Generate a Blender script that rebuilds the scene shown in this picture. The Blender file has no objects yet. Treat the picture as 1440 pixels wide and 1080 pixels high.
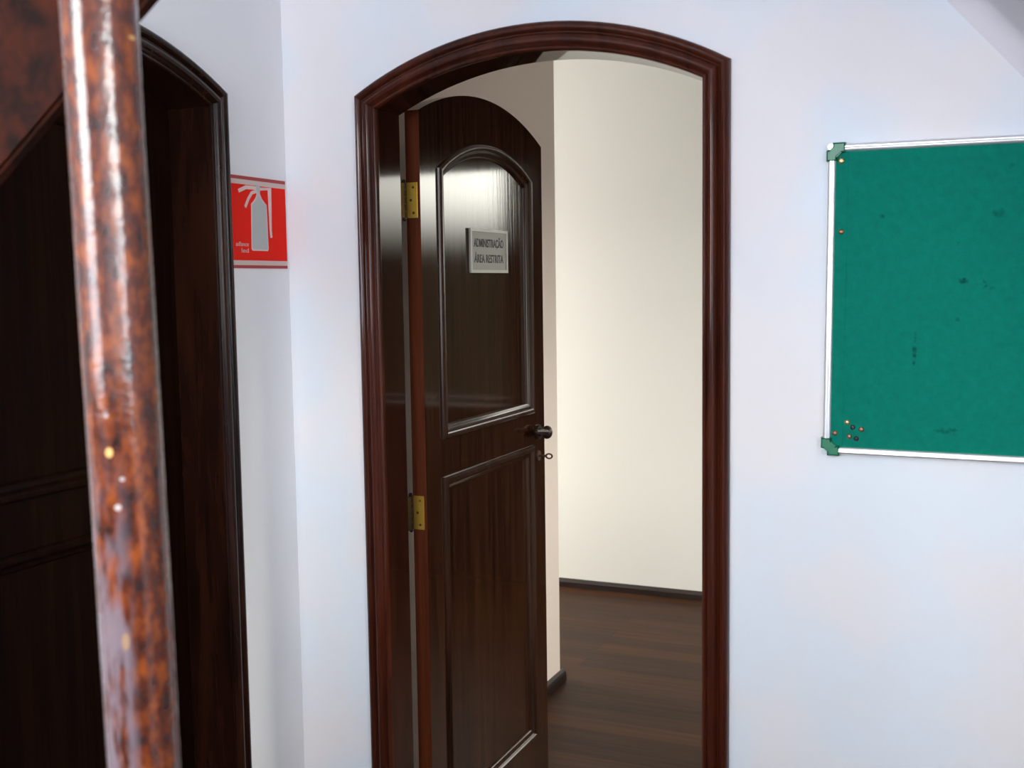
import bpy, bmesh, math, random
from mathutils import Vector, Matrix

random.seed(7)
S = bpy.context.scene
COL = S.collection

# ------------------------------------------------------------------ camera
def make_camera():
    cd = bpy.data.cameras.new('camera')
    co = bpy.data.objects.new('camera', cd)
    COL.objects.link(co)
    yaw, pitch, roll = (math.radians(a) for a in (23.8085, 5.0972, -0.8171))
    F = Vector((-math.sin(yaw) * math.cos(pitch), math.cos(yaw) * math.cos(pitch), -math.sin(pitch)))
    R = Vector((math.cos(yaw), math.sin(yaw), 0))
    U = R.cross(F)
    R2 = R * math.cos(roll) + U * math.sin(roll)
    U2 = U * math.cos(roll) - R * math.sin(roll)
    m = Matrix.Identity(4)
    for i in range(3):
        m[i][0], m[i][1], m[i][2] = R2[i], U2[i], -F[i]
    m.translation = (1.6123, -2.3118, 1.5987)
    co.matrix_world = m
    cd.sensor_width = 36.0
    cd.lens = 1580.94 / 1440 * 36
    cd.clip_start = 0.02
    cd.dof.use_dof = True
    cd.dof.focus_distance = 3.0
    cd.dof.aperture_fstop = 6.0
    S.camera = co
make_camera()

# ------------------------------------------------------------------ view
S.view_settings.view_transform = 'Standard'
S.view_settings.look = 'None'
S.view_settings.gamma = 1
S.view_settings.use_curve_mapping = False
S.view_settings.exposure = 0.0

# ------------------------------------------------------------------ world: overcast sky above a dark line of trees
def make_world():
    w = bpy.data.worlds.new('sky')
    S.world = w
    w.use_nodes = True
    nt = w.node_tree
    nt.nodes.clear()
    out = nt.nodes.new('ShaderNodeOutputWorld')
    bg = nt.nodes.new('ShaderNodeBackground')
    tc = nt.nodes.new('ShaderNodeTexCoord')
    sep = nt.nodes.new('ShaderNodeSeparateXYZ')
    mp = nt.nodes.new('ShaderNodeMapRange')
    mp.interpolation_type = 'SMOOTHSTEP'
    mp.inputs['From Min'].default_value = 0.020
    mp.inputs['From Max'].default_value = 0.095
    mix = nt.nodes.new('ShaderNodeMix')
    mix.data_type = 'RGBA'
    mix.inputs[6].default_value = (0.010, 0.0095, 0.006, 1)
    mix.inputs[7].default_value = (1.0, 0.98, 0.88, 1)
    bg.inputs['Strength'].default_value = 10.0
    L = nt.links.new
    L(tc.outputs['Generated'], sep.inputs[0])
    L(sep.outputs['Z'], mp.inputs['Value'])
    L(mp.outputs[0], mix.inputs[0])
    L(mix.outputs[2], bg.inputs['Color'])
    L(bg.outputs[0], out.inputs['Surface'])
make_world()

# ------------------------------------------------------------------ daylight entering by the windows, plus one added fill
def window_light(name, loc, aim, sx, sy, power, color):
    ld = bpy.data.lights.new(name, 'AREA')
    ld.shape = 'RECTANGLE'
    ld.size, ld.size_y = sx, sy
    ld.energy = power
    ld.color = color
    o = bpy.data.objects.new(name, ld)
    COL.objects.link(o)
    o.location = loc
    d = Vector(aim).normalized()
    o.rotation_euler = d.to_track_quat('-Z', 'Y').to_euler()
    return o
# back window of the stair hall, side window of the stair hall, window of the side space beyond the doorway
window_light('daylight_back', (0.80, -3.78, 1.75), (0, 1, 0), 1.3, 1.5, 74, (0.845, 0.90, 1.0))
window_light('daylight_side', (3.18, -3.33, 1.825), (-1, 0, 0), 0.6, 1.35, 29, (0.87, 0.915, 1.0))
window_light('daylight_far', (-2.58, 1.9, 1.45), (1, 0, 0), 1.3, 1.5, 68, (1.0, 0.99, 0.95))

window_light('fill_far_side', (3.18, 1.5, 1.5), (-1, 0, 0), 1.1, 1.4, 5.5, (1.0, 0.92, 0.85))  # fill lamp added to brighten the partition wall

# ------------------------------------------------------------------ materials
def new_mat(name):
    m = bpy.data.materials.new(name)
    m.use_nodes = True
    return m, m.node_tree, m.node_tree.nodes['Principled BSDF']

def plain(name, col, rough=0.5, metal=0.0, bump=0.0, bscale=200, spec=0.5):
    m, nt, b = new_mat(name)
    b.inputs['Base Color'].default_value = (*col, 1)
    b.inputs['Roughness'].default_value = rough
    b.inputs['Metallic'].default_value = metal
    b.inputs['Specular IOR Level'].default_value = spec
    if bump:
        tc = nt.nodes.new('ShaderNodeTexCoord')
        n = nt.nodes.new('ShaderNodeTexNoise')
        n.inputs['Scale'].default_value = bscale
        n.inputs['Detail'].default_value = 4
        bp = nt.nodes.new('ShaderNodeBump')
        bp.inputs['Strength'].default_value = bump
        bp.inputs['Distance'].default_value = 0.002
        nt.links.new(tc.outputs['Object'], n.inputs['Vector'])
        nt.links.new(n.outputs['Fac'], bp.inputs['Height'])
        nt.links.new(bp.outputs[0], b.inputs['Normal'])
    return m

def wood(name, dark, light, rough=0.2, scale=(34, 34, 1.6), bump=0.25, low=0.35, high=0.68, spec=0.5, dist=0.0012, rvar=0.1):
    m, nt, b = new_mat(name)
    L = nt.links.new
    tc = nt.nodes.new('ShaderNodeTexCoord')
    mp = nt.nodes.new('ShaderNodeMapping')
    mp.inputs['Scale'].default_value = scale
    n = nt.nodes.new('ShaderNodeTexNoise')
    n.inputs['Scale'].default_value = 1.0
    n.inputs['Detail'].default_value = 6
    n.inputs['Roughness'].default_value = 0.6
    n.inputs['Distortion'].default_value = 0.4
    mr = nt.nodes.new('ShaderNodeMapRange')
    mr.inputs['From Min'].default_value = low
    mr.inputs['From Max'].default_value = high
    mix = nt.nodes.new('ShaderNodeMix')
    mix.data_type = 'RGBA'
    mix.inputs[6].default_value = (*dark, 1)
    mix.inputs[7].default_value = (*light, 1)
    bp = nt.nodes.new('ShaderNodeBump')
    bp.inputs['Strength'].default_value = bump
    bp.inputs['Distance'].default_value = dist
    rr = nt.nodes.new('ShaderNodeMapRange')
    rr.inputs['To Min'].default_value = rough
    rr.inputs['To Max'].default_value = rough + rvar
    L(tc.outputs['Object'], mp.inputs[0])
    L(mp.outputs[0], n.inputs['Vector'])
    L(n.outputs['Fac'], mr.inputs['Value'])
    L(mr.outputs[0], mix.inputs[0])
    L(mix.outputs[2], b.inputs['Base Color'])
    L(n.outputs['Fac'], bp.inputs['Height'])
    L(bp.outputs[0], b.inputs['Normal'])
    L(n.outputs['Fac'], rr.inputs['Value'])
    L(rr.outputs[0], b.inputs['Roughness'])
    b.inputs['Specular IOR Level'].default_value = spec
    return m

def plaster(name, col, blotch=None):
    m, nt, b = new_mat(name)
    L = nt.links.new
    b.inputs['Roughness'].default_value = 0.75
    b.inputs['Specular IOR Level'].default_value = 0.25
    tc = nt.nodes.new('ShaderNodeTexCoord')
    n = nt.nodes.new('ShaderNodeTexNoise')
    n.inputs['Scale'].default_value = 160
    n.inputs['Detail'].default_value = 3
    bp = nt.nodes.new('ShaderNodeBump')
    bp.inputs['Strength'].default_value = 0.08
    bp.inputs['Distance'].default_value = 0.001
    L(tc.outputs['Object'], n.inputs['Vector'])
    L(n.outputs['Fac'], bp.inputs['Height'])
    L(bp.outputs[0], b.inputs['Normal'])
    if blotch:
        n2 = nt.nodes.new('ShaderNodeTexNoise')
        n2.inputs['Scale'].default_value = 3.2
        n2.inputs['Detail'].default_value = 2
        mr = nt.nodes.new('ShaderNodeMapRange')
        mr.inputs['From Min'].default_value = 0.4
        mr.inputs['From Max'].default_value = 0.6
        mix = nt.nodes.new('ShaderNodeMix')
        mix.data_type = 'RGBA'
        mix.inputs[6].default_value = (*col, 1)
        mix.inputs[7].default_value = (*blotch, 1)
        L(tc.outputs['Object'], n2.inputs['Vector'])
        L(n2.outputs['Fac'], mr.inputs['Value'])
        L(mr.outputs[0], mix.inputs[0])
        L(mix.outputs[2], b.inputs['Base Color'])
    else:
        b.inputs['Base Color'].default_value = (*col, 1)
    return m

def floor_mat():
    m, nt, b = new_mat('plank_floor')
    L = nt.links.new
    tc = nt.nodes.new('ShaderNodeTexCoord')
    br = nt.nodes.new('ShaderNodeTexBrick')
    br.offset = 0.37
    br.inputs['Scale'].default_value = 1.0
    br.inputs['Brick Width'].default_value = 1.9
    br.inputs['Row Height'].default_value = 0.105
    br.inputs['Mortar Size'].default_value = 0.0014
    br.inputs['Mortar Smooth'].default_value = 0.3
    br.inputs['Color1'].default_value = (0.036, 0.017, 0.009, 1)
    br.inputs['Color2'].default_value = (0.070, 0.028, 0.012, 1)
    br.inputs['Mortar'].default_value = (0.012, 0.006, 0.004, 1)
    mp = nt.nodes.new('ShaderNodeMapping')
    mp.inputs['Scale'].default_value = (2.0, 40, 1)
    n = nt.nodes.new('ShaderNodeTexNoise')
    n.inputs['Scale'].default_value = 1.0
    n.inputs['Detail'].default_value = 5
    mul = nt.nodes.new('ShaderNodeMix')
    mul.data_type = 'RGBA'
    mul.blend_type = 'MULTIPLY'
    mul.inputs[0].default_value = 0.7
    mr = nt.nodes.new('ShaderNodeMapRange')
    mr.inputs['From Min'].default_value = 0.3
    mr.inputs['From Max'].default_value = 0.7
    mr.inputs['To Min'].default_value = 0.55
    mr.inputs['To Max'].default_value = 1.3
    L(tc.outputs['Object'], br.inputs['Vector'])
    L(tc.outputs['Object'], mp.inputs[0])
    L(mp.outputs[0], n.inputs['Vector'])
    L(n.outputs['Fac'], mr.inputs['Value'])
    L(br.outputs['Color'], mul.inputs[6])
    L(mr.outputs[0], mul.inputs[7])
    L(mul.outputs[2], b.inputs['Base Color'])
    b.inputs['Roughness'].default_value = 0.42
    b.inputs['Specular IOR Level'].default_value = 0.08
    bp = nt.nodes.new('ShaderNodeBump')
    bp.inputs['Strength'].default_value = 0.25
    bp.inputs['Distance'].default_value = 0.001
    bp.invert = True
    L(br.outputs['Fac'], bp.inputs['Height'])
    L(bp.outputs[0], b.inputs['Normal'])
    return m

def felt_mat():
    """green felt with dark smudges that have places of their own on the cloth (object coordinates, metres)"""
    m, nt, b = new_mat('green_felt')
    L = nt.links.new
    tc = nt.nodes.new('ShaderNodeTexCoord')
    n = nt.nodes.new('ShaderNodeTexNoise')
    n.inputs['Scale'].default_value = 60
    n.inputs['Detail'].default_value = 5
    n.inputs['Roughness'].default_value = 0.65
    mix = nt.nodes.new('ShaderNodeMix')
    mix.data_type = 'RGBA'
    mix.inputs[6].default_value = (0.0028, 0.165, 0.112, 1)
    mix.inputs[7].default_value = (0.0038, 0.200, 0.140, 1)
    mr = nt.nodes.new('ShaderNodeMapRange')
    mr.inputs['From Min'].default_value = 0.3
    mr.inputs['From Max'].default_value = 0.65
    L(tc.outputs['Object'], n.inputs['Vector'])
    L(n.outputs['Fac'], mr.inputs['Value'])
    L(mr.outputs[0], mix.inputs[0])
    cur = mix.outputs[2]
    nz = nt.nodes.new('ShaderNodeTexNoise')
    nz.inputs['Scale'].default_value = 95
    nz.inputs['Detail'].default_value = 3
    L(tc.outputs['Object'], nz.inputs['Vector'])
    # (x, z, half width, half height, strength)
    for (x, z, hx, hz, k) in [(0.170, 0.205, 0.011, 0.080, 0.8), (0.251, 0.345, 0.045, 0.016, 0.85), (0.290, 0.336, 0.026, 0.030, 0.75),
                              (0.232, 0.058, 0.050, 0.022, 0.6), (0.310, 0.470, 0.030, 0.020, 0.45), (0.330, 0.555, 0.020, 0.014, 0.5),
                              (0.105, 0.470, 0.012, 0.012, 0.5), (0.240, 0.415, 0.030, 0.012, 0.5), (0.245, 0.275, 0.016, 0.016, 0.5)]:
        mp = nt.nodes.new('ShaderNodeMapping')
        mp.vector_type = 'TEXTURE'
        mp.inputs['Location'].default_value = (x, 0, z)
        mp.inputs['Scale'].default_value = (hx, 1, hz)
        ln = nt.nodes.new('ShaderNodeVectorMath')
        ln.operation = 'LENGTH'
        fall = nt.nodes.new('ShaderNodeMapRange')
        fall.inputs['From Min'].default_value = 1.0
        fall.inputs['From Max'].default_value = 0.2
        fall.inputs['To Max'].default_value = 0.42
        add = nt.nodes.new('ShaderNodeMath')
        add.operation = 'ADD'
        st = nt.nodes.new('ShaderNodeMapRange')
        st.inputs['From Min'].default_value = 0.83
        st.inputs['From Max'].default_value = 1.04
        st.inputs['To Max'].default_value = k
        mm = nt.nodes.new('ShaderNodeMix')
        mm.data_type = 'RGBA'
        mm.inputs[7].default_value = (0.002, 0.055, 0.045, 1)
        sep = nt.nodes.new('ShaderNodeSeparateXYZ')
        cmb = nt.nodes.new('ShaderNodeCombineXYZ')
        L(tc.outputs['Object'], mp.inputs[0])
        L(mp.outputs[0], sep.inputs[0])
        L(sep.outputs['X'], cmb.inputs['X'])
        L(sep.outputs['Z'], cmb.inputs['Z'])
        L(cmb.outputs[0], ln.inputs[0])
        L(ln.outputs['Value'], fall.inputs['Value'])
        L(fall.outputs[0], add.inputs[0])
        L(nz.outputs['Fac'], add.inputs[1])
        L(add.outputs[0], st.inputs['Value'])
        L(st.outputs[0], mm.inputs[0])
        L(cur, mm.inputs[6])
        cur = mm.outputs[2]
    L(cur, b.inputs['Base Color'])
    b.inputs['Roughness'].default_value = 0.95
    b.inputs['Specular IOR Level'].default_value = 0.1
    bp = nt.nodes.new('ShaderNodeBump')
    bp.inputs['Strength'].default_value = 0.2
    bp.inputs['Distance'].default_value = 0.001
    n3 = nt.nodes.new('ShaderNodeTexNoise')
    n3.inputs['Scale'].default_value = 700
    L(tc.outputs['Object'], n3.inputs['Vector'])
    L(n3.outputs['Fac'], bp.inputs['Height'])
    L(bp.outputs[0], b.inputs['Normal'])
    return m

def worn_wood_mat():
    """old varnish on the newel post: mottled orange brown, dark patches, worn dull streaks"""
    m, nt, b = new_mat('worn_varnished_wood')
    L = nt.links.new
    tc = nt.nodes.new('ShaderNodeTexCoord')
    mp = nt.nodes.new('ShaderNodeMapping')
    mp.inputs['Scale'].default_value = (85, 85, 42)
    n = nt.nodes.new('ShaderNodeTexNoise')
    n.inputs['Scale'].default_value = 1.0
    n.inputs['Detail'].default_value = 5
    n.inputs['Roughness'].default_value = 0.6
    cr = nt.nodes.new('ShaderNodeValToRGB')
    cr.color_ramp.elements[0].position = 0.33
    cr.color_ramp.elements[0].color = (0.016, 0.0045, 0.003, 1)
    cr.color_ramp.elements[1].position = 0.66
    cr.color_ramp.elements[1].color = (0.26, 0.054, 0.003, 1)
    e = cr.color_ramp.elements.new(0.5)
    e.color = (0.105, 0.018, 0.003, 1)
    L(tc.outputs['Object'], mp.inputs[0])
    L(mp.outputs[0], n.inputs['Vector'])
    L(n.outputs['Fac'], cr.inputs[0])
    # handled side of the post, low down: varnish worn to a dull grey
    sx = nt.nodes.new('ShaderNodeVectorMath'); sx.operation = 'DOT_PRODUCT'
    sx.inputs[1].default_value = (-0.725, -0.688, 0)
    L(tc.outputs['Object'], sx.inputs[0])
    sep = nt.nodes.new('ShaderNodeSeparateXYZ')
    L(tc.outputs['Object'], sep.inputs[0])
    m1 = nt.nodes.new('ShaderNodeMapRange')
    m1.inputs['From Min'].default_value = 0.017; m1.inputs['From Max'].default_value = 0.027
    L(sx.outputs['Value'], m1.inputs['Value'])
    m2 = nt.nodes.new('ShaderNodeMapRange'); m2.interpolation_type = 'SMOOTHSTEP'
    m2.inputs['From Min'].default_value = 1.50; m2.inputs['From Max'].default_value = 1.28
    L(sep.outputs['Z'], m2.inputs['Value'])
    mw = nt.nodes.new('ShaderNodeMapping'); mw.inputs['Scale'].default_value = (120, 120, 22)
    nw = nt.nodes.new('ShaderNodeTexNoise'); nw.inputs['Scale'].default_value = 1.0; nw.inputs['Detail'].default_value = 5
    L(tc.outputs['Object'], mw.inputs[0]); L(mw.outputs[0], nw.inputs['Vector'])
    m3 = nt.nodes.new('ShaderNodeMapRange')
    m3.inputs['From Min'].default_value = 0.36; m3.inputs['From Max'].default_value = 0.56
    L(nw.outputs['Fac'], m3.inputs['Value'])
    a1 = nt.nodes.new('ShaderNodeMath'); a1.operation = 'MULTIPLY'
    a2 = nt.nodes.new('ShaderNodeMath'); a2.operation = 'MULTIPLY'
    L(m1.outputs[0], a1.inputs[0]); L(m2.outputs[0], a1.inputs[1])
    L(a1.outputs[0], a2.inputs[0]); L(m3.outputs[0], a2.inputs[1])
    wmix = nt.nodes.new('ShaderNodeMix'); wmix.data_type = 'RGBA'
    wmix.inputs[7].default_value = (0.20, 0.150, 0.175, 1)
    L(a2.outputs[0], wmix.inputs[0]); L(cr.outputs[0], wmix.inputs[6])
    cur = wmix.outputs[2]
    # chips in the varnish: (x, y, z, radius, height, colour)
    # (side shift across the post, height, radius, half height, colour)
    for u_, cz, cr_, ch_, cc in [(0.42, 1.461, 0.0022, 0.0048, (0.80, 0.46, 0.16)), (0.44, 1.4925, 0.0013, 0.0022, (0.42, 0.34, 0.32)),
                                 (0.13, 1.4377, 0.0015, 0.0022, (0.45, 0.42, 0.42)), (0.28, 1.4134, 0.0020, 0.0030, (0.55, 0.47, 0.45)),
                                 (-0.81, 1.808, 0.0030, 0.0020, (0.70, 0.36, 0.10)), (0.29, 1.296, 0.0022, 0.0085, (0.36, 0.22, 0.13))]:
        v_ = (1 - abs(u_) ** 2.8) ** (1 / 2.8)
        cx = 0.0315 * (-0.725 * u_ + 0.688 * v_) - 0.01024 * cz
        cy = 0.0315 * (-0.688 * u_ - 0.725 * v_) - 0.0095 * cz * 1.0
        cm = nt.nodes.new('ShaderNodeMapping'); cm.vector_type = 'TEXTURE'
        cm.inputs['Location'].default_value = (cx, cy, cz)
        cm.inputs['Scale'].default_value = (cr_ * 1.6, cr_ * 1.6, ch_)
        cl = nt.nodes.new('ShaderNodeVectorMath'); cl.operation = 'LENGTH'
        cq = nt.nodes.new('ShaderNodeMapRange')
        cq.inputs['From Min'].default_value = 1.0; cq.inputs['From Max'].default_value = 0.75
        cx_ = nt.nodes.new('ShaderNodeMix'); cx_.data_type = 'RGBA'
        cx_.inputs[7].default_value = (*cc, 1)
        L(tc.outputs['Object'], cm.inputs[0]); L(cm.outputs[0], cl.inputs[0]); L(cl.outputs['Value'], cq.inputs['Value'])
        L(cq.outputs[0], cx_.inputs[0]); L(cur, cx_.inputs[6])
        cur = cx_.outputs[2]
    L(cur, b.inputs['Base Color'])
    n2 = nt.nodes.new('ShaderNodeTexNoise')
    n2.inputs['Scale'].default_value = 130
    n2.inputs['Detail'].default_value = 4
    L(tc.outputs['Object'], n2.inputs['Vector'])
    rr = nt.nodes.new('ShaderNodeMapRange')
    rr.inputs['From Min'].default_value = 0.3
    rr.inputs['From Max'].default_value = 0.7
    rr.inputs['To Min'].default_value = 0.12
    rr.inputs['To Max'].default_value = 0.30
    L(n2.outputs['Fac'], rr.inputs['Value'])
    L(rr.outputs[0], b.inputs['Roughness'])
    bp = nt.nodes.new('ShaderNodeBump')
    bp.inputs['Strength'].default_value = 0.30
    bp.inputs['Distance'].default_value = 0.0012
    b.inputs['Coat Weight'].default_value = 1.0
    b.inputs['Coat IOR'].default_value = 1.55
    b.inputs['Coat Roughness'].default_value = 0.10
    b.inputs['Specular IOR Level'].default_value = 0.12
    L(bp.outputs[0], b.inputs['Coat Normal'])
    L(n2.outputs['Fac'], bp.inputs['Height'])
    L(bp.outputs[0], b.inputs['Normal'])
    return m

M = dict(
    wall=plaster('white_wall', (0.84, 0.805, 0.82), (0.765, 0.82, 0.885)),
    left=plaster('white_side_wall', (0.88, 0.875, 0.885)),
    far=plaster('cream_wall', (0.80, 0.79, 0.74)),
    part=plaster('partition_wall', (0.86, 0.75, 0.68)),
    ceil=plaster('ceiling_white', (0.75, 0.75, 0.75)),
    soffit=plaster('stair_plaster', (0.74, 0.71, 0.755)),
    panel=wood('wall_panel_wood', (0.010, 0.005, 0.003), (0.030, 0.014, 0.008), 0.5, (30, 30, 1.6), 0.1, spec=0.2),
    floor=floor_mat(),
    door=wood('dark_door_wood', (0.014, 0.0052, 0.0028), (0.046, 0.016, 0.007), 0.05, (60, 60, 2.2), 0.12, rvar=0.05),
    mould=wood('dark_moulding_wood', (0.014, 0.0052, 0.0028), (0.046, 0.016, 0.007), 0.20, (60, 60, 2.2), 0.012, spec=0.35),
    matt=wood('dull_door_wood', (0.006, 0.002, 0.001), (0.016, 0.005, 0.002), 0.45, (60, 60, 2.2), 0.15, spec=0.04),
    edge=wood('raw_edge_wood', (0.055, 0.011, 0.004), (0.115, 0.025, 0.007), 0.5, (60, 60, 2.0), 0.2, spec=0.1),
    frame=wood('dark_frame_wood', (0.026, 0.0065, 0.0036), (0.090, 0.0195, 0.009), 0.09, (22, 22, 2.5), 0.02, low=0.3, high=0.75, spec=0.25, rvar=0.04),
    jamb=wood('shaded_jamb_wood', (0.014, 0.0045, 0.0028), (0.040, 0.011, 0.0055), 0.05, (22, 22, 2.5), 0.02, low=0.3, high=0.75, spec=0.22, rvar=0.02),  # same wood as the frame, shade of the reveal put into the colour
    frame2=wood('shaded_frame_wood', (0.008, 0.003, 0.002), (0.028, 0.008, 0.004), 0.14, (22, 22, 2.5), 0.03, spec=0.25),  # frame wood again, darkened for the shade on the left doorway
    base=wood('dark_skirting_wood', (0.010, 0.005, 0.004), (0.022, 0.010, 0.007), 0.35, (3, 40, 40), 0.2),
    post=worn_wood_mat(),
    board=wood('stair_board_wood', (0.010, 0.0026, 0.0014), (0.062, 0.011, 0.003), 0.4, (26, 26, 26), 0.2, low=0.38, high=0.75, spec=0.10),
    brass=plain('brass', (0.80, 0.50, 0.08), 0.35, 0.85),
    dullbrass=plain('dull_brass', (0.42, 0.27, 0.10), 0.4, 0.8),
    iron=plain('dark_bronze', (0.035, 0.022, 0.018), 0.35, 0.6),
    keymetal=plain('key_metal', (0.11, 0.055, 0.035), 0.4, 0.7),
    screw=plain('dark_screw', (0.10, 0.05, 0.012), 0.5, 0.6),
    alu=plain('brushed_aluminium', (0.86, 0.86, 0.88), 0.3, 0.75),
    cap=plain('green_plastic', (0.012, 0.19, 0.095), 0.35),
    capgrey=plain('grey_screw_cover', (0.5, 0.55, 0.62), 0.3, 0.5),
    felt=felt_mat(),
    sign=plain('sign_grey', (0.30, 0.285, 0.25), 0.45),
    signrim=plain('sign_rim', (0.50, 0.48, 0.42), 0.35),
    ink=plain('sign_ink', (0.055, 0.052, 0.075), 0.6),
    red=plain('sign_red', (0.88, 0.013, 0.003), 0.5, spec=0.1),
    stripe=plain('sign_stripe', (0.66, 0.52, 0.47), 0.5),
    stripered=plain('sign_red_dark', (0.42, 0.035, 0.03), 0.5),
    silver=plain('symbol_grey', (0.50, 0.52, 0.50), 0.5),
    pink=plain('symbol_outline', (0.78, 0.58, 0.54), 0.5),
    tackbrass=plain('tack_brass', (0.62, 0.44, 0.22), 0.3, 0.8),
    tackdark=plain('tack_dark', (0.05, 0.04, 0.05), 0.4, 0.4),
    tackcopper=plain('tack_copper', (0.32, 0.17, 0.10), 0.4, 0.7),
    winframe=plain('window_paint', (0.7, 0.7, 0.7), 0.5),
)

# ------------------------------------------------------------------ helpers
def finish(name, bm, mat, parent=None, loc=(0, 0, 0), smooth=False, angle=40):
    bmesh.ops.recalc_face_normals(bm, faces=bm.faces)
    me = bpy.data.meshes.new(name)
    bm.to_mesh(me)
    bm.free()
    for mm in (mat if isinstance(mat, (list, tuple)) else [mat]):
        me.materials.append(mm)
    if smooth:
        for p in me.polygons:
            p.use_smooth = True
        me.set_sharp_from_angle(angle=math.radians(angle))
    o = bpy.data.objects.new(name, me)
    o.location = loc
    COL.objects.link(o)
    if parent:
        o.parent = parent
    return o

def empty(name, loc=(0, 0, 0), rz=0.0):
    o = bpy.data.objects.new(name, None)
    o.empty_display_size = 0.1
    o.location = loc
    o.rotation_euler = (0, 0, rz)
    COL.objects.link(o)
    return o

def tag(o, label=None, cat=None, group=None, kind=None):
    if label: o['label'] = label
    if cat: o['category'] = cat
    if group: o['group'] = group
    if kind: o['kind'] = kind
    return o

def box(bm, x0, x1, y0, y1, z0, z1, bev=0.0, mi=0):
    r = bmesh.ops.create_cube(bm, size=1.0)
    vs = r['verts']
    for v in vs:
        v.co = Vector(((x0 + x1) / 2 + v.co.x * (x1 - x0), (y0 + y1) / 2 + v.co.y * (y1 - y0), (z0 + z1) / 2 + v.co.z * (z1 - z0)))
    fs = {f for v in vs for f in v.link_faces}
    for f in fs: f.material_index = mi
    if bev:
        es = list({e for v in vs for e in v.link_edges})
        bmesh.ops.bevel(bm, geom=es, offset=bev, segments=2, affect='EDGES', profile=0.5)

def cyl(bm, p0, p1, r0, r1=None, seg=20):
    r1 = r0 if r1 is None else r1
    p0, p1 = Vector(p0), Vector(p1)
    d = p1 - p0
    m = Matrix.Translation((p0 + p1) / 2) @ d.to_track_quat('Z', 'Y').to_matrix().to_4x4()
    bmesh.ops.create_cone(bm, cap_ends=True, segments=seg, radius1=r0, radius2=r1, depth=d.length, matrix=m)

def ball(bm, c, rx, ry, rz, seg=16):
    m = Matrix.Translation(c) @ Matrix.Diagonal((rx, ry, rz, 1))
    bmesh.ops.create_uvsphere(bm, u_segments=seg, v_segments=seg // 2, radius=1.0, matrix=m)

def slab(bm, outer, holes, fn, t0, t1):
    """solid plate from a 2-D outline with holes; fn(a, b, t) maps outline coordinates and depth to 3-D"""
    before = set(bm.faces)
    loops = [outer] + list(holes)
    es = []
    rings = []
    for lp in loops:
        vs = [bm.verts.new(fn(a, b, t0)) for a, b in lp]
        rings.append(vs)
        es += [bm.edges.new((vs[i], vs[(i + 1) % len(vs)])) for i in range(len(vs))]
    r = bmesh.ops.triangle_fill(bm, use_beauty=True, use_dissolve=False, edges=es)
    front = [g for g in r['geom'] if isinstance(g, bmesh.types.BMFace)]
    vmap = {}
    for lp, vs in zip(loops, rings):
        for (a, b), v in zip(lp, vs):
            vmap[v] = bm.verts.new(fn(a, b, t1))
    for f in front:
        bm.faces.new([vmap[v] for v in reversed(f.verts)])
    for vs in rings:
        n = len(vs)
        for i in range(n):
            a, b = vs[i], vs[(i + 1) % n]
            bm.faces.new((a, b, vmap[b], vmap[a]))

def arc(p, q, rise, n=24, ends=True):
    """points of the circular arc from p to q that bulges up by rise"""
    p, q = Vector(p), Vector(q)
    c = (q - p).length
    R = (c * c / 4 + rise * rise) / (2 * rise)
    h = math.asin(min(1, c / 2 / R))
    mid = (p + q) / 2
    t = (q - p).normalized()
    nrm = Vector((-t.y, t.x))
    if nrm.y < 0: nrm = -nrm
    cen = mid + nrm * (rise - R)
    pts = []
    for i in range(n + 1):
        a = -h + 2 * h * i / n
        v = cen + t * (R * math.sin(a)) + nrm * (R * math.cos(a))
        pts.append((v.x, v.y))
    return pts if ends else pts[1:-1]

def offset_poly(pts, d):
    """inward offset of a closed counter-clockwise polygon"""
    n = len(pts)
    out = []
    for i in range(n):
        a, b, c = Vector(pts[i - 1]), Vector(pts[i]), Vector(pts[(i + 1) % n])
        e1 = (b - a).normalized()
        e2 = (c - b).normalized()
        n1 = Vector((-e1.y, e1.x))
        n2 = Vector((-e2.y, e2.x))
        k = n1 + n2
        k = k / max(0.2, k.dot(n1))
        out.append((b.x + k.x * d, b.y + k.y * d))
    return out

# ------------------------------------------------------------------ arched door frame (casing + jamb) geometry
class Arch:
    """plan of one arched opening: a runs along the wall, b is height, t is depth into the wall (casing sticks out to t < 0)"""
    def __init__(s, a0, a1, zl, zr, rise_o, wid, drop, rise_i, n=28):
        s.ol = [(a0, 0.0), (a0, zl)]
        s.oarc = arc((a0, zl), (a1, zr), rise_o, n)
        s.iarc = arc((a0 + wid, zl - drop), (a1 - wid, zr - drop), rise_i, n)
        s.a0, s.a1, s.wid = a0, a1, wid
    def stations(s):
        st = [((s.a0, 0.0), (s.a0 + s.wid, 0.0))]
        st += list(zip(s.oarc, s.iarc))
        st += [((s.a1, 0.0), (s.a1 - s.wid, 0.0))]
        return st
    def hole(s, u=0.45):
        """outline of the rough opening cut through the wall, counter-clockwise from the right foot"""
        return [(o[0] + (i[0] - o[0]) * u, o[1] + (i[1] - o[1]) * u) for o, i in s.stations()]

CASING = [(0.0, 0.0), (0.0, 0.010), (0.03, 0.016), (0.09, 0.0205), (0.17, 0.0225), (0.25, 0.0215), (0.32, 0.018), (0.36, 0.0135), (0.40, 0.0125),
          (0.43, 0.016), (0.47, 0.0215), (0.54, 0.0250), (0.62, 0.0265), (0.70, 0.0255), (0.77, 0.022), (0.81, 0.0165), (0.85, 0.0150),
          (0.88, 0.0175), (0.94, 0.0185), (0.98, 0.017), (1.0, 0.013), (1.0, 0.0)]

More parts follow.
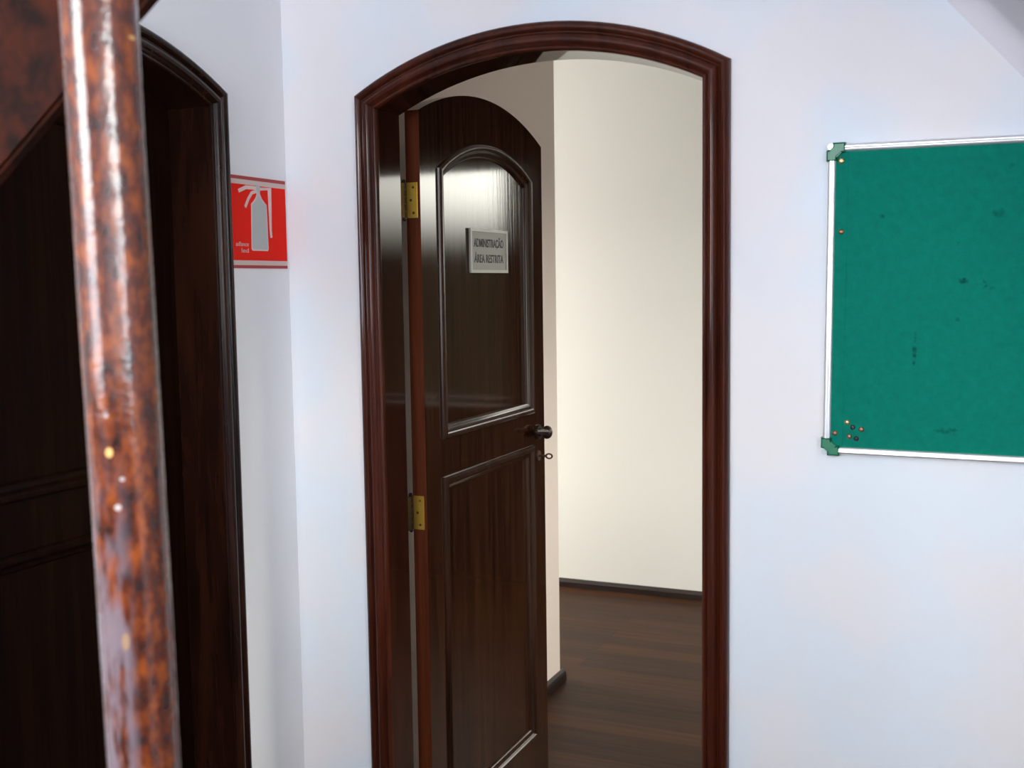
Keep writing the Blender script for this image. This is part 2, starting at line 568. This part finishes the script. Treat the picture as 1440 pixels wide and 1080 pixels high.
def sweep(bm, stations, prof, fn):
    rows = []
    for o, i in stations:
        rows.append([bm.verts.new(fn(o[0] + (i[0] - o[0]) * u, o[1] + (i[1] - o[1]) * u, -h)) for u, h in prof])
    for r0, r1 in zip(rows, rows[1:]):
        for k in range(len(prof) - 1):
            bm.faces.new((r0[k], r0[k + 1], r1[k + 1], r1[k]))
        bm.faces.new((r0[-1], r0[0], r1[0], r1[-1]))
    bm.faces.new(rows[0])
    bm.faces.new(list(reversed(rows[-1])))

def door_frame(root, ar, fn, depth, stop, frame_mat):
    st = ar.stations()
    pieces = (('casing_leg', st[0:2]), ('casing_head', st[1:-1]), ('casing_leg', st[-2:]))
    for nm, s in pieces:
        bm = bmesh.new()
        sweep(bm, s, CASING, fn)
        finish(nm, bm, frame_mat, root, smooth=True, angle=35)
    # jamb lining: flush strip first, then a rebate that takes the leaf
    jprof = [(0.50, 0.0), (1.0, 0.0), (1.0, -stop), (0.66, -stop), (0.66, -depth), (0.50, -depth)]
    for nm, s in (('jamb_leg', st[0:2]), ('jamb_head', st[1:-1]), ('jamb_leg', st[-2:])):
        bm = bmesh.new()
        sweep(bm, s, jprof, fn)
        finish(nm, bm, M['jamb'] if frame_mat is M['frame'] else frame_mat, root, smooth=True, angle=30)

# ------------------------------------------------------------------ room shell
H = 2.8
XR, YB, XL, YF = 3.1, -3.7, -2.5, 3.135
main = Arch(0.206, 1.088, 2.040, 2.046, 0.118, 0.056, 0.035, 0.0905)
side = Arch(0.235, 1.115, 2.030, 2.030, 0.112, 0.062, 0.038, 0.088)
fmain = lambda a, b, t: (a, t, b)              # front wall: along +X, depth into +Y
fside = lambda a, b, t: (-t, -a, b)            # left wall: along -Y, depth into -X

def arch_wall(name, x0, x1, ar, fn, thick, mat):
    bm = bmesh.new()
    hole = ar.hole()
    outer = [(x0, 0.0), hole[0]] + hole[1:-1] + [hole[-1], (x1, 0.0), (x1, H), (x0, H)]
    slab(bm, outer, [], fn, 0.0, thick)
    return tag(finish(name, bm, mat), kind='structure')

tag(arch_wall('wall_front', XL, XR, main, fmain, 0.13, M['wall']), 'white plaster wall with the open arched doorway and green pinboard', 'wall')
bm = bmesh.new()
box(bm, 0.0, 2.45, -2.78, -2.68, 0.0, 1.40)  # unseen wall, added to shade the lower part of the front wall
tag(finish('wall_added_shade', bm, M['wall']), 'unseen low wall added behind the camera to shade the front wall', 'wall', kind='structure')
tag(arch_wall('wall_left', 0.0, -YB, side, fside, 0.15, M['left']), 'white side wall with the closed arched door and red sign', 'wall')

def hole_wall(name, rect, holes, fn, thick, mat, label):
    bm = bmesh.new()
    a0, a1, b0, b1 = rect
    hs = [[(h[0], h[2]), (h[1], h[2]), (h[1], h[3]), (h[0], h[3])] for h in holes]
    slab(bm, [(a0, b0), (a1, b0), (a1, b1), (a0, b1)], hs, fn, 0.0, thick)
    return tag(finish(name, bm, mat), label, 'wall', kind='structure')

W_BACK = (0.15, 1.45, 1.0, 2.5)
W_SIDE = (3.03, 3.63, 1.15, 2.5)      # along -Y
W_FAR = (1.32, 2.55, 0.95, 2.235)
W_FILL = (0.95, 2.05, 0.8, 2.2)  # made-up opening for the fill lamp
W_SPACE = (1.25, 2.55, 0.7, 2.2)       # along +Y
hole_wall('wall_back', (-0.15, XR + 0.12, 0, H), [W_BACK], lambda a, b, t: (a, YB - t, b), 0.12, M['wall'], 'white back wall of the stair hall with a window')
hole_wall('wall_right', (0.0, -YB, 0, H), [W_SIDE], lambda a, b, t: (XR + t, -a, b), 0.12, M['wall'], 'white right wall of the stair hall with a window')
hole_wall('wall_far', (XL, XR + 0.12, 0, H), [W_FAR], lambda a, b, t: (a, YF + t, b), 0.12, M['far'], 'cream wall at the far end of the room beyond the doorway')
hole_wall('wall_far_right', (0.13, YF, 0, H), [W_FILL], lambda a, b, t: (XR + t, a, b), 0.12, M['far'], 'right wall of the room beyond the doorway')
hole_wall('wall_far_left', (0.0, YF + 0.12, 0, H), [W_SPACE], lambda a, b, t: (XL - t, a, b), 0.12, M['far'], 'left wall of the space beyond the doorway')
bm = bmesh.new()
box(bm, -0.147, -0.007, 0.13, 1.797, 0, H)
tag(finish('wall_partition', bm, M['part']), 'short partition wall end behind the open door', 'wall', kind='structure')
bm = bmesh.new()
box(bm, XL - 0.12, XR + 0.12, YB - 0.12, YF + 0.12, -0.12, 0.0)
tag(finish('floor', bm, M['floor']), 'dark brown plank floor', 'floor', kind='structure')
bm = bmesh.new()
box(bm, XL - 0.12, XR + 0.12, YB - 0.12, YF + 0.12, H, H + 0.12)
tag(finish('ceiling', bm, M['ceil']), 'white ceiling', 'ceiling', kind='structure')

bm = bmesh.new()  # out-of-view dark panelling, added so the open door reflects less light
slab(bm, [(0.60, 0), (XR, 0), (XR, H), (0.60, H)], [[(W_FAR[0], W_FAR[2]), (W_FAR[1], W_FAR[2]), (W_FAR[1], W_FAR[3]), (W_FAR[0], W_FAR[3])]],
     lambda a, b, t: (a, YF - t, b), 0.0, 0.022)
tag(finish('trim_added_dark', bm, M['panel']), 'unseen dark panelling added on the far wall to darken the door reflection', 'panelling', kind='structure')

def window(name, rect, fn, label, mat='winframe'):
    root = tag(empty(name, fn((rect[0] + rect[1]) / 2, rect[2], 0.06)), label, 'window', kind='structure')
    a0, a1, b0, b1 = rect
    o = [(a0, b0), (a1, b0), (a1, b1), (a0, b1)]
    i = offset_poly(o, 0.035)
    bm = bmesh.new()
    slab(bm, o, [i], fn, 0.04, 0.08)
    f = finish('window_frame', bm, M[mat], root)
    f.location = -root.location
    return root
window('window_1', W_BACK, lambda a, b, t: (a, YB - t, b), 'window in the back wall of the stair hall')
window('window_2', W_SIDE, lambda a, b, t: (XR + t, -a, b), 'window in the right wall of the stair hall')
window('window_3', W_FAR, lambda a, b, t: (a, YF + t, b), 'window in the far wall beyond the doorway', 'panel')
window('window_added', W_FILL, lambda a, b, t: (XR + t, a, b), 'opening added for the fill light in the right wall beyond the doorway')
window('window_4', W_SPACE, lambda a, b, t: (XL - t, a, b), 'window of the side space beyond the doorway')

def skirting(name, pts, fn, label):
    """skirting profile swept along a straight run"""
    bm = bmesh.new()
    prof = [(0, 0), (0.020, 0), (0.020, 0.028), (0.016, 0.038), (0.006, 0.044), (0, 0.044)]
    r = [[bm.verts.new(fn(p, d, z)) for d, z in prof] for p in pts]
    for k in range(len(prof)):
        bm.faces.new((r[0][k], r[0][(k + 1) % 6], r[1][(k + 1) % 6], r[1][k]))
    bm.faces.new(r[0])
    bm.faces.new(list(reversed(r[1])))
    return tag(finish(name, bm, M['base']), label, 'baseboard', kind='structure')
skirting('baseboard_far', (XL, 0.60), lambda p, d, z: (p, YF - d, z), 'low dark wooden baseboard along the cream far wall')
skirting('baseboard_partition', (0.13, 1.817), lambda p, d, z: (-0.007 + d, p, z), 'short dark baseboard along the partition behind the open door')
skirting('baseboard_partition_end', (-0.147, -0.007), lambda p, d, z: (p, 1.797 + d, z), 'dark baseboard on the end of the partition')
skirting('baseboard_front', (1.10, XR), lambda p, d, z: (p, -d, z), 'dark baseboard under the green pinboard')

# ------------------------------------------------------------------ door frames
tr = tag(empty('trim_1', (0.647, 0, 0)), 'dark moulded arched frame of the open doorway', 'door frame', kind='structure')
door_frame(tr, main, lambda a, b, t: (a - 0.647, t, b), 0.128, 0.098, M['frame'])
tr2 = tag(empty('trim_2', (0, -0.675, 0)), 'dark moulded arched frame around the closed door on the left wall', 'door frame', kind='structure')
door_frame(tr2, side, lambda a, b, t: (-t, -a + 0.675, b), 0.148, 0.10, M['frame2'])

# ------------------------------------------------------------------ panelled arched door leaf
TH = 0.039
def door_leaf(root, W, zl, zr, rise, wm):
    """leaf in local coordinates: x from the left stile, front face at y = 0, back at y = TH"""
    f = lambda a, b, t: (a, t, b)
    outer = [(0, 0.008), (W, 0.008)] + [(x, z) for x, z in reversed(arc((0, zl), (W, zr), rise, 28))]
    pl, pr = 0.104, W - 0.100
    up = [(pl, 1.208), (pr, 1.208)] + list(reversed(arc((pl, zl - 0.137), (pr, zr - 0.117), 0.078, 22)))
    lo = [(pl, 0.176), (pr, 0.176), (pr, 1.092), (pl, 1.092)]
    bm = bmesh.new()
    slab(bm, outer, [up, lo], f, 0.0, TH)
    # the sawn edge of the hinge stile has no varnish
    for fc in bm.faces:
        c = fc.calc_center_median()
        if abs(c.x) < 1e-4: fc.material_index = 1
    leaf = finish('door_leaf', bm, [wm, M['edge']], root)
    for nm, lp in (('upper_panel', up), ('lower_panel', lo)):
        bm = bmesh.new()
        slab(bm, offset_poly(lp, -0.004), [], f, 0.011, TH - 0.011)
        p = finish(nm, bm, wm, root)
        bm = bmesh.new()
        prof = [(-0.009, 0.0), (-0.008, 0.005), (-0.003, 0.0095), (0.004, 0.010), (0.010, 0.0065), (0.013, 0.001), (0.016, -0.001), (0.022, -0.002),
                (0.027, -0.006), (0.029, -0.0108)]
        rows = [[bm.verts.new((a, -h, b)) for a, b in offset_poly(lp, d)] for d, h in prof]
        n = len(lp)
        for r0, r1 in zip(rows, rows[1:]):
            for k in range(n):
                bm.faces.new((r0[k], r0[(k + 1) % n], r1[(k + 1) % n], r1[k]))
        finish('panel_moulding', bm, M['mould'] if wm is M['door'] else wm, root, smooth=True, angle=35)
    return leaf

HX, HY, RZ = 0.2826, 0.1586, math.radians(90.27)
d1 = tag(empty('door_1', (HX, HY, 0), RZ), 'dark brown arched panelled door standing open in the doorway', 'door', kind='structure')
door_leaf(d1, 0.80, 2.026, 2.018, 0.083, M['door'])

# hinges (local frame of the leaf: -x points back to the frame, y to the back face)
def hinge(root, z0, z1):
    bm = bmesh.new()
    px, py = -0.0065, TH + 0.003
    n = 5
    for k in range(n):
        a = z0 + (z1 - z0) * k / n + 0.0006
        b = z0 + (z1 - z0) * (k + 1) / n - 0.0006
        cyl(bm, (px, py, a), (px, py, b), 0.0055, seg=16)
    ball(bm, (px, py, z1 + 0.003), 0.005, 0.005, 0.005)
    ball(bm, (px, py, z0 - 0.003), 0.005, 0.005, 0.005)
    cyl(bm, (px, py, z0), (px, py, z1), 0.003, seg=10)
    hg = finish('hinge', bm, M['iron'], root, smooth=True)
    bm = bmesh.new()
    box(bm, -0.0022, 0.0, 0.007, TH - 0.002, z0, z1, 0.0006)
    finish('hinge_plate', bm, M['brass'], hg)['label'] = 'yellow brass plate'
    for k, f in enumerate((0.14, 0.5, 0.86)):
        bm = bmesh.new()
        y = 0.021 + (0.004 if k == 1 else -0.003)
        cyl(bm, (-0.0032, y, z0 + (z1 - z0) * f), (-0.0015, y, z0 + (z1 - z0) * f), 0.0034, seg=12)
        finish('screw', bm, M['screw'], hg)
    # plate on the rebate of the jamb, standing beside the knuckle
    bm = bmesh.new()
    box(bm, -0.046, -0.012, TH - 0.0005, TH + 0.0012, z0, z1, 0.0004)
    finish('jamb_plate', bm, M['iron'], hg)
hinge(d1, 1.764, 1.851)
hinge(d1, 0.982, 1.068)

# lever handle and lock plate at the free edge
bm = bmesh.new()
cyl(bm, (0.748, 0.0, 1.137), (0.748, -0.006, 1.137), 0.024, 0.022, 28)
cyl(bm, (0.748, -0.005, 1.137), (0.748, -0.012, 1.137), 0.015, 0.012, 24)
rose = finish('handle_rose', bm, M['iron'], d1, smooth=True)
bm = bmesh.new()
cyl(bm, (0.748, -0.008, 1.137), (0.748, -0.030, 1.137), 0.0085, 0.0105, 20)
ball(bm, (0.748, -0.030, 1.137), 0.021, 0.017, 0.021, 20)
cyl(bm, (0.748, -0.032, 1.138), (0.655, -0.032, 1.150), 0.0105, 0.007, 16)
ball(bm, (0.655, -0.032, 1.150), 0.0085, 0.0075, 0.0075, 12)
finish('lever_handle', bm, M['iron'], d1, smooth=True)
bm = bmesh.new()
cyl(bm, (0.748, 0.0, 1.062), (0.748, -0.003, 1.062), 0.017, 0.016, 24)
finish('keyhole_plate', bm, M['keymetal'], d1, smooth=True)
# same furniture on the back face
bm = bmesh.new()
cyl(bm, (0.748, TH, 1.137), (0.748, TH + 0.040, 1.137), 0.012, 0.010, 20)
ball(bm, (0.748, TH + 0.046, 1.137), 0.017, 0.014, 0.017, 20)
cyl(bm, (0.748, TH + 0.046, 1.138), (0.668, TH + 0.046, 1.146), 0.0085, 0.006, 16)
finish('lever_handle', bm, M['iron'], d1, smooth=True)

def to_world(root, p):
    c, s = math.cos(root.rotation_euler.z), math.sin(root.rotation_euler.z)
    return Vector((root.location.x + p[0] * c - p[1] * s, root.location.y + p[0] * s + p[1] * c, p[2]))

# key left in the lock
bm = bmesh.new()
cyl(bm, (0, 0.006, 0), (0, -0.022, 0), 0.0032, seg=12)
cyl(bm, (0, -0.012, 0), (0, -0.015, 0), 0.0050, seg=14)
ring = bmesh.ops.create_circle
outer = [(0.0125 * math.cos(2 * math.pi * k / 24), 0.0095 * math.sin(2 * math.pi * k / 24)) for k in range(24)]
inner = [(0.0075 * math.cos(2 * math.pi * k / 24), 0.0050 * math.sin(2 * math.pi * k / 24)) for k in range(24)]
slab(bm, outer, [inner], lambda a, b, t: (t, -0.032 + a, b), -0.0015, 0.0015)
key = finish('key', bm, M['keymetal'], loc=to_world(d1, (0.748, -0.004, 1.062)), smooth=True)
key.rotation_euler = (0, 0, RZ)
tag(key, 'small dark metal key left in the lock of the open door', 'key')

# closed door in the left wall
d2 = tag(empty('door_2', (-0.1008, -1.068, 0), math.pi / 2), 'very dark arched panelled door closed in the left wall', 'door', kind='structure')
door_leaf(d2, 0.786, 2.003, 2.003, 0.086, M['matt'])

# ------------------------------------------------------------------ sign on the open door
def text_mesh(body, width, height, depth, mat, name, parent, bold=0.0):
    cu = bpy.data.curves.new(name, 'FONT')
    cu.body = body
    cu.size = 1.0
    cu.extrude = 0.0
    cu.offset = bold
    cu.align_x = 'LEFT'
    t = bpy.data.objects.new(name, cu)
    COL.objects.link(t)
    dg = bpy.context.evaluated_depsgraph_get()
    me = bpy.data.meshes.new_from_object(t.evaluated_get(dg))
    bpy.data.objects.remove(t)
    bpy.data.curves.remove(cu)
    xs = [v.co.x for v in me.vertices]
    # cap height of the face, not counting accents and the cedilla
    x0, x1 = min(xs), max(xs)
    kx, kz = width / (x1 - x0), height / 0.73
    bm = bmesh.new()
    bm.from_mesh(me)
    bpy.data.meshes.remove(me)
    for v in bm.verts:
        v.co = Vector(((v.co.x - x0) * kx, 0.0, v.co.y * kz))
    r = bmesh.ops.extrude_face_region(bm, geom=list(bm.faces))
    for g in r['geom']:
        if isinstance(g, bmesh.types.BMVert): g.co.y -= depth
    return finish(name, bm, mat, parent)

SX0, SX1, SZ0, SZ1 = 0.291, 0.540, 1.630, 1.751
sg = tag(empty('door_sign', to_world(d1, (SX0, 0.0, SZ0)), RZ), 'small grey framed sign with two dark lines of lettering on the open door', 'sign')
sw, sh = SX1 - SX0, SZ1 - SZ0
yo = 0.0105
bm = bmesh.new()
box(bm, 0, sw, 0.0065, yo, 0, sh, 0.0015)
finish('sign_plate', bm, M['sign'], sg)
bm = bmesh.new()
o = [(0, 0), (sw, 0), (sw, sh), (0, sh)]
slab(bm, o, [offset_poly(o, 0.008)], lambda a, b, t: (a, t, b), 0.003, 0.0066)
finish('sign_rim', bm, M['signrim'], sg)['label'] = 'pale raised rim'
t = text_mesh('ADMINISTRAÇÃO', 0.198, 0.023, 0.0006, M['ink'], 'lettering', sg, 0.018)
t.location = (0.026, 0.0066, 0.0715)
t = text_mesh('ÁREA RESTRITA', 0.196, 0.023, 0.0006, M['ink'], 'lettering', sg, 0.018)
t.location = (0.027, 0.0066, 0.0285)
# the sign is screwed to the sunk panel: its back touches the panel face
bm = bmesh.new()
box(bm, 0.01, 0.24, yo - 0.001, 0.0112, 0.01, sh - 0.01)
finish('backing', bm, M['sign'], sg)

# ------------------------------------------------------------------ fire extinguisher sign on the left wall
es = tag(empty('fire_extinguisher_sign', (0, -0.222, 1.643)), 'red sign with a grey fire extinguisher picture on the left wall', 'sign')
ew, eh = 0.2135, 0.2105
fe = lambda a, b, t: (t, a, b)          # a along +Y, b up, t off the wall
bm = bmesh.new()
box(bm, 0.0, 0.002, 0, ew, 0, eh)
finish('sign_plate', bm, M['red'], es)
def strip(nm, z0, z1, mat):
    bm = bmesh.new()
    box(bm, 0.0019, 0.0026, 0, ew, z0, z1)
    finish(nm, bm, mat, es)
strip('edge_stripe', eh - 0.008, eh, M['stripered'])
strip('pale_stripe', eh - 0.019, eh - 0.008, M['stripe'])
strip('pale_stripe', 0.007, 0.018, M['stripe'])
strip('edge_stripe', 0.0, 0.007, M['stripered'])
# the picture: bottle, two levers, hose
ax = lambda y: y + 0.222
az = lambda z: z - 1.643
bottle = [(-0.1455, 1.684), (-0.0865, 1.684), (-0.0835, 1.688), (-0.0855, 1.792), (-0.0935, 1.797), (-0.104, 1.806), (-0.110, 1.815), (-0.113, 1.824),
          (-0.122, 1.824), (-0.1235, 1.814), (-0.129, 1.805), (-0.138, 1.797), (-0.1455, 1.792), (-0.149, 1.688)]
bottle = [(ax(y), az(z)) for y, z in bottle]
bm = bmesh.new()
slab(bm, bottle, [], fe, 0.0020, 0.0026)
bt = finish('extinguisher_outline', bm, M['pink'], es)
bm = bmesh.new()
slab(bm, offset_poly(bottle, 0.0035), [], fe, 0.0025, 0.0031)
finish('extinguisher_bottle', bm, M['silver'], es)
def band(nm, pts, w, mat, top=0.0027):
    bm = bmesh.new()
    P = [Vector((ax(y), az(z))) for y, z in pts]
    L_, R_ = [], []
    for i, p in enumerate(P):
        d = (P[min(i + 1, len(P) - 1)] - P[max(i - 1, 0)]).normalized()
        n = Vector((-d.y, d.x))
        k = w / 2
        if 0 < i < len(P) - 1:
            d1_ = (P[i] - P[i - 1]).normalized()
            k = k / max(0.5, abs(Vector((-d1_.y, d1_.x)).dot(n)))
        L_.append(tuple(p + n * k))
        R_.append(tuple(p - n * k))
    slab(bm, R_ + L_[::-1], [], fe, 0.0020, top)
    finish(nm, bm, mat, es)
band('hose', [(-0.116, 1.8275), (-0.0725, 1.8305), (-0.0725, 1.733), (-0.0705, 1.716)], 0.0075, M['pink'], 0.0028)
band('lever', [(-0.116, 1.8285), (-0.139, 1.829), (-0.163, 1.8285), (-0.191, 1.8185)], 0.0085, M['pink'])
band('lever', [(-0.119, 1.823), (-0.142, 1.817), (-0.155, 1.803), (-0.168, 1.783)], 0.0075, M['pink'], 0.0029)
band('valve', [(-0.1175, 1.820), (-0.1175, 1.837)], 0.013, M['silver'], 0.0034)
for body, w_, h_, y, z in (('adlance', 0.047, 0.0105, -0.2065, 1.6935), ('led', 0.026, 0.0105, -0.186, 1.679)):
    t = text_mesh(body, w_, h_, 0.0004, M['stripe'], 'small_print', es, 0.0)
    t.rotation_euler = (0, 0, math.pi / 2)
    t.location = (0.0020, ax(y), az(z))

# ------------------------------------------------------------------ green pinboard
BX, BZ, BW, BH = 1.2775, 1.2495, 0.455, 0.6125
pb = tag(empty('pinboard', (BX, 0, BZ)), 'green felt pinboard in an aluminium frame on the white wall', 'pinboard')
pb.rotation_euler = (0, math.radians(0.5), 0)
bm = bmesh.new()
box(bm, 0.012, BW - 0.012, -0.0135, -0.001, 0.012, BH - 0.012)
finish('felt_panel', bm, M['felt'], pb)
bm = bmesh.new()      # raised seam where the cloth is folded near the left edge
cyl(bm, (0.039, -0.0128, 0.014), (0.039, -0.0128, BH - 0.014), 0.0013, seg=8)
finish('cloth_seam', bm, M['felt'], pb, smooth=True)
RP = [(0.0, 0.0), (0.0, 0.0125), (0.0015, 0.0170), (0.005, 0.0195), (0.0085, 0.0190), (0.0095, 0.0180), (0.0105, 0.0190), (0.0135, 0.0185), (0.0155, 0.0165),
      (0.016, 0.0135), (0.016, 0.0)]
def rail(p, q, inward):
    """aluminium channel from p to q (x, z); profile widths run towards inward"""
    bm = bmesh.new()
    rows = [[bm.verts.new((e[0] + inward[0] * u, -h - 0.0005, e[1] + inward[1] * u)) for u, h in RP] for e in (p, q)]
    n = len(RP)
    for k in range(n):
        bm.faces.new((rows[0][k], rows[0][(k + 1) % n], rows[1][(k + 1) % n], rows[1][k]))
    bm.faces.new(rows[0]); bm.faces.new(list(reversed(rows[1])))
    finish('frame_rail', bm, M['alu'], pb, smooth=True, angle=50)
rail((0.02, 0), (BW - 0.02, 0), (0, 1))
rail((0.02, BH), (BW - 0.02, BH), (0, -1))
rail((0, 0.02), (0, BH - 0.02), (1, 0))
rail((BW, 0.02), (BW, BH - 0.02), (-1, 0))
def corner_cap(cx, cz, sx, sz):
    """L-shaped plastic corner with a clipped outer corner holding a round cover"""
    g = lambda a, b, t: (cx + sx * a, -t, cz + sz * b)
    pts = [(0.010, -0.002), (0.034, -0.002), (0.034, 0.018), (0.026, 0.018), (0.018, 0.026), (0.018, 0.034), (-0.002, 0.034), (-0.002, 0.013), (0.004, 0.012), (0.010, 0.006)]
    bm = bmesh.new()
    slab(bm, pts, [], g, 0.0, 0.0225)
    es_ = [e for e in bm.edges if all(abs(v.co.y + 0.0225) < 1e-5 for v in e.verts) and len([f for f in e.link_faces if abs(f.normal.y) > 0.5 or True]) == 2
           and abs(sum(f.calc_center_median().y for f in e.link_faces) / 2 + 0.0225) > 1e-4]
    bmesh.ops.bevel(bm, geom=es_, offset=0.003, segments=2, affect='EDGES')
    c = finish('corner_cap', bm, M['cap'], pb, smooth=True, angle=35)
    c['label'] = 'green plastic corner'
    bm = bmesh.new()
    cyl(bm, g(0.0055, 0.0055, 0.0), g(0.0055, 0.0055, 0.017), 0.0062, seg=20)
    finish('screw_cover', bm, M['capgrey'], c, smooth=True)
corner_cap(0, 0, 1, 1); corner_cap(0, BH, 1, -1); corner_cap(BW, 0, -1, 1); corner_cap(BW, BH, -1, -1)

# drawing pins on the board
def tack_mesh(nm, mat, r, tall):
    bm = bmesh.new()
    prof = [(0.0, tall), (r * 0.5, tall * 0.93), (r * 0.85, tall * 0.65), (r, tall * 0.25), (r * 0.97, 0.0), (0.0012, 0.0), (0.0008, -0.004), (0.0, -0.0045)]
    seg = 18
    rows = []
    for rr, h in prof:
        if rr == 0: rows.append([bm.verts.new((0, -h, 0))])
        else: rows.append([bm.verts.new((rr * math.cos(2 * math.pi * k / seg), -h, rr * math.sin(2 * math.pi * k / seg))) for k in range(seg)])
    for a, b in zip(rows, rows[1:]):
        for k in range(seg):
            j = (k + 1) % seg
            if len(a) == 1: bm.faces.new((a[0], b[j], b[k]))
            elif len(b) == 1: bm.faces.new((a[k], a[j], b[0]))
            else: bm.faces.new((a[k], a[j], b[j], b[k]))
    return finish(nm, bm, mat, smooth=True)
PINS = [(1.3083, 1.8286, 'tackbrass', 0.0062, 'bright brass thumbtack in the top left corner of the green pinboard'),
        (1.3099, 1.6909, 'tackcopper', 0.0052, 'lone small brass thumbtack on the left edge of the green pinboard, below the corner one'),
        (1.3251, 1.3149, 'tackbrass', 0.0052, 'brightest and topmost thumbtack of the cluster low on the pinboard'),
        (1.3362, 1.3054, 'tackdark', 0.0050, 'dark thumbtack just below the topmost one of the low cluster'),
        (1.3525, 1.3018, 'tackcopper', 0.0052, 'copper thumbtack farthest right in the low cluster on the pinboard'),
        (1.3021, 1.2926, 'tackcopper', 0.0052, 'copper thumbtack nearest the left frame in the low cluster'),
        (1.3296, 1.2866, 'tackcopper', 0.0050, 'copper thumbtack in the bottom row of the low cluster, left of the dark one'),
        (1.3432, 1.2829, 'tackdark', 0.0050, 'dark thumbtack lowest in the cluster at the bottom of the pinboard')]
protos = {}
for x, z, mk, r, lab in PINS:
    if mk not in protos:
        o = protos[mk] = tack_mesh('thumbtack', M[mk], 0.0052, 0.0036)
    else:
        o = protos[mk].copy()
        COL.objects.link(o)
    o.location = (x, -0.0136, z)
    o.scale = (r / 0.0052, 1, r / 0.0052)
    tag(o, lab, 'thumbtack', 'thumbtacks on the green pinboard')

# ------------------------------------------------------------------ staircase in the foreground: newel post, stringer board, lower rail
P1, P2 = Vector((0.9028, -1.5586, 1.8424)), Vector((0.9097, -1.5522, 1.1688))
dz = (P2 - P1) / (P1.z - P2.z)
at_z = lambda z: P1 + dz * (P1.z - z)
stc = tag(empty('staircase', at_z(0)), 'worn varnished wooden newel post and stair boards close to the camera', 'staircase')
inv = -stc.location
bm = bmesh.new()
NS, NZ = 40, 90
ang0 = math.radians(-46.5)
rows = []
rnd = random.Random(3)
for j in range(NZ + 1):
    z = H * j / NZ
    c = at_z(z) + inv
    row = []
    for k in range(NS):
        a = 2 * math.pi * k / NS
        e = 2.8
        rr = 0.0315 / ((abs(math.cos(a)) ** e + abs(math.sin(a)) ** e) ** (1 / e))
        rr *= 1 + 0.006 * math.sin(z * 9 + a) + 0.004 * math.sin(z * 23 + 2 * a)
        row.append(bm.verts.new((c.x + rr * math.cos(a + ang0), c.y + rr * math.sin(a + ang0), z)))
    rows.append(row)
for r0, r1 in zip(rows, rows[1:]):
    for k in range(NS):
        bm.faces.new((r0[k], r0[(k + 1) % NS], r1[(k + 1) % NS], r1[k]))
bm.faces.new(rows[0]); bm.faces.new(list(reversed(rows[-1])))
finish('newel_post', bm, M['post'], stc, smooth=True)

def board(nm, a, b, w, y0, y1, up, mat):
    """sloping plank between two points (x, z) of its lower edge, w wide"""
    a, b = Vector(a), Vector(b)
    d = (b - a).normalized()
    n = Vector((-d.y, d.x)) * up
    bm = bmesh.new()
    slab(bm, [tuple(a), tuple(b), tuple(b + n * w), tuple(a + n * w)], [], lambda p, q, t: (p + inv.x, t + inv.y, q), y0, y1)
    bmesh.ops.bevel(bm, geom=list({e for e in bm.edges if len(e.link_faces) == 2 and e.calc_face_angle(0) > 0.5}), offset=0.004, segments=2, affect='EDGES')
    return finish(nm, bm, mat, stc, smooth=True, angle=50)
# stringer: lower edge rises to the right behind the post
s_ = (1.8783 - 1.7264) / (0.8281 - 0.6261)
board('stringer', (0.50, 1.7264 - (0.6261 - 0.50) * s_), (0.845, 1.7264 + (0.845 - 0.6261) * s_), 0.26, -1.42, -1.404, 1, M['board'])
# lower rail falls to the right to the foot of the post
board('lower_rail', (0.91, 0.522), (0.46, 0.522 + 0.45 * 1.33), 0.07, -1.42, -1.378, 1, M['board'])

# sloping plaster underside of the upper flight, meeting the front wall above the pinboard in a hollow cove
SK = 1.129                                     # fall per metre towards +X
sx0, sz0 = 1.540, 2.132                        # a point of the crease on the front wall
x_top, z_right = sx0 - (H - sz0) / SK, sz0 - (XR - sx0) * SK
nl = math.hypot(1.0, SK)
up = Vector((SK / nl, 1.0 / nl))               # across the slope, away from the room below
RC, SD = 0.045, 0.70
bm = bmesh.new()
prof = [(0.10, 0.0)]                           # (distance above the crease line, distance off the wall)
for k in range(9):
    a = math.pi / 2 * k / 8
    prof.append((-RC * (1 - math.sin(a)), RC * (1 - math.cos(a))))
prof += [(0.0, SD), (0.10, SD)]
rows = []
for px, pz in ((x_top - 0.12, H + 0.12 * SK), (XR, z_right)):
    rows.append([bm.verts.new((px + up.x * n, -d, pz + up.y * n)) for n, d in prof])
n_ = len(prof)
for k in range(n_):
    bm.faces.new((rows[0][k], rows[0][(k + 1) % n_], rows[1][(k + 1) % n_], rows[1][k]))
bm.faces.new(rows[0]); bm.faces.new(list(reversed(rows[1])))
# cut off what would stand inside the ceiling and the right wall
for co, no in (((0, 0, H), (0, 0, 1)), ((XR, 0, 0), (1, 0, 0))):
    g = bmesh.ops.bisect_plane(bm, geom=list(bm.verts) + list(bm.edges) + list(bm.faces), plane_co=co, plane_no=no, clear_outer=True)
    bmesh.ops.holes_fill(bm, edges=[e for e in bm.edges if e.is_boundary])
tag(finish('ceiling_slope', bm, M['soffit'], smooth=True, angle=40), 'sloping plaster underside of the upper stair flight above the green pinboard', 'sloped ceiling', kind='structure')
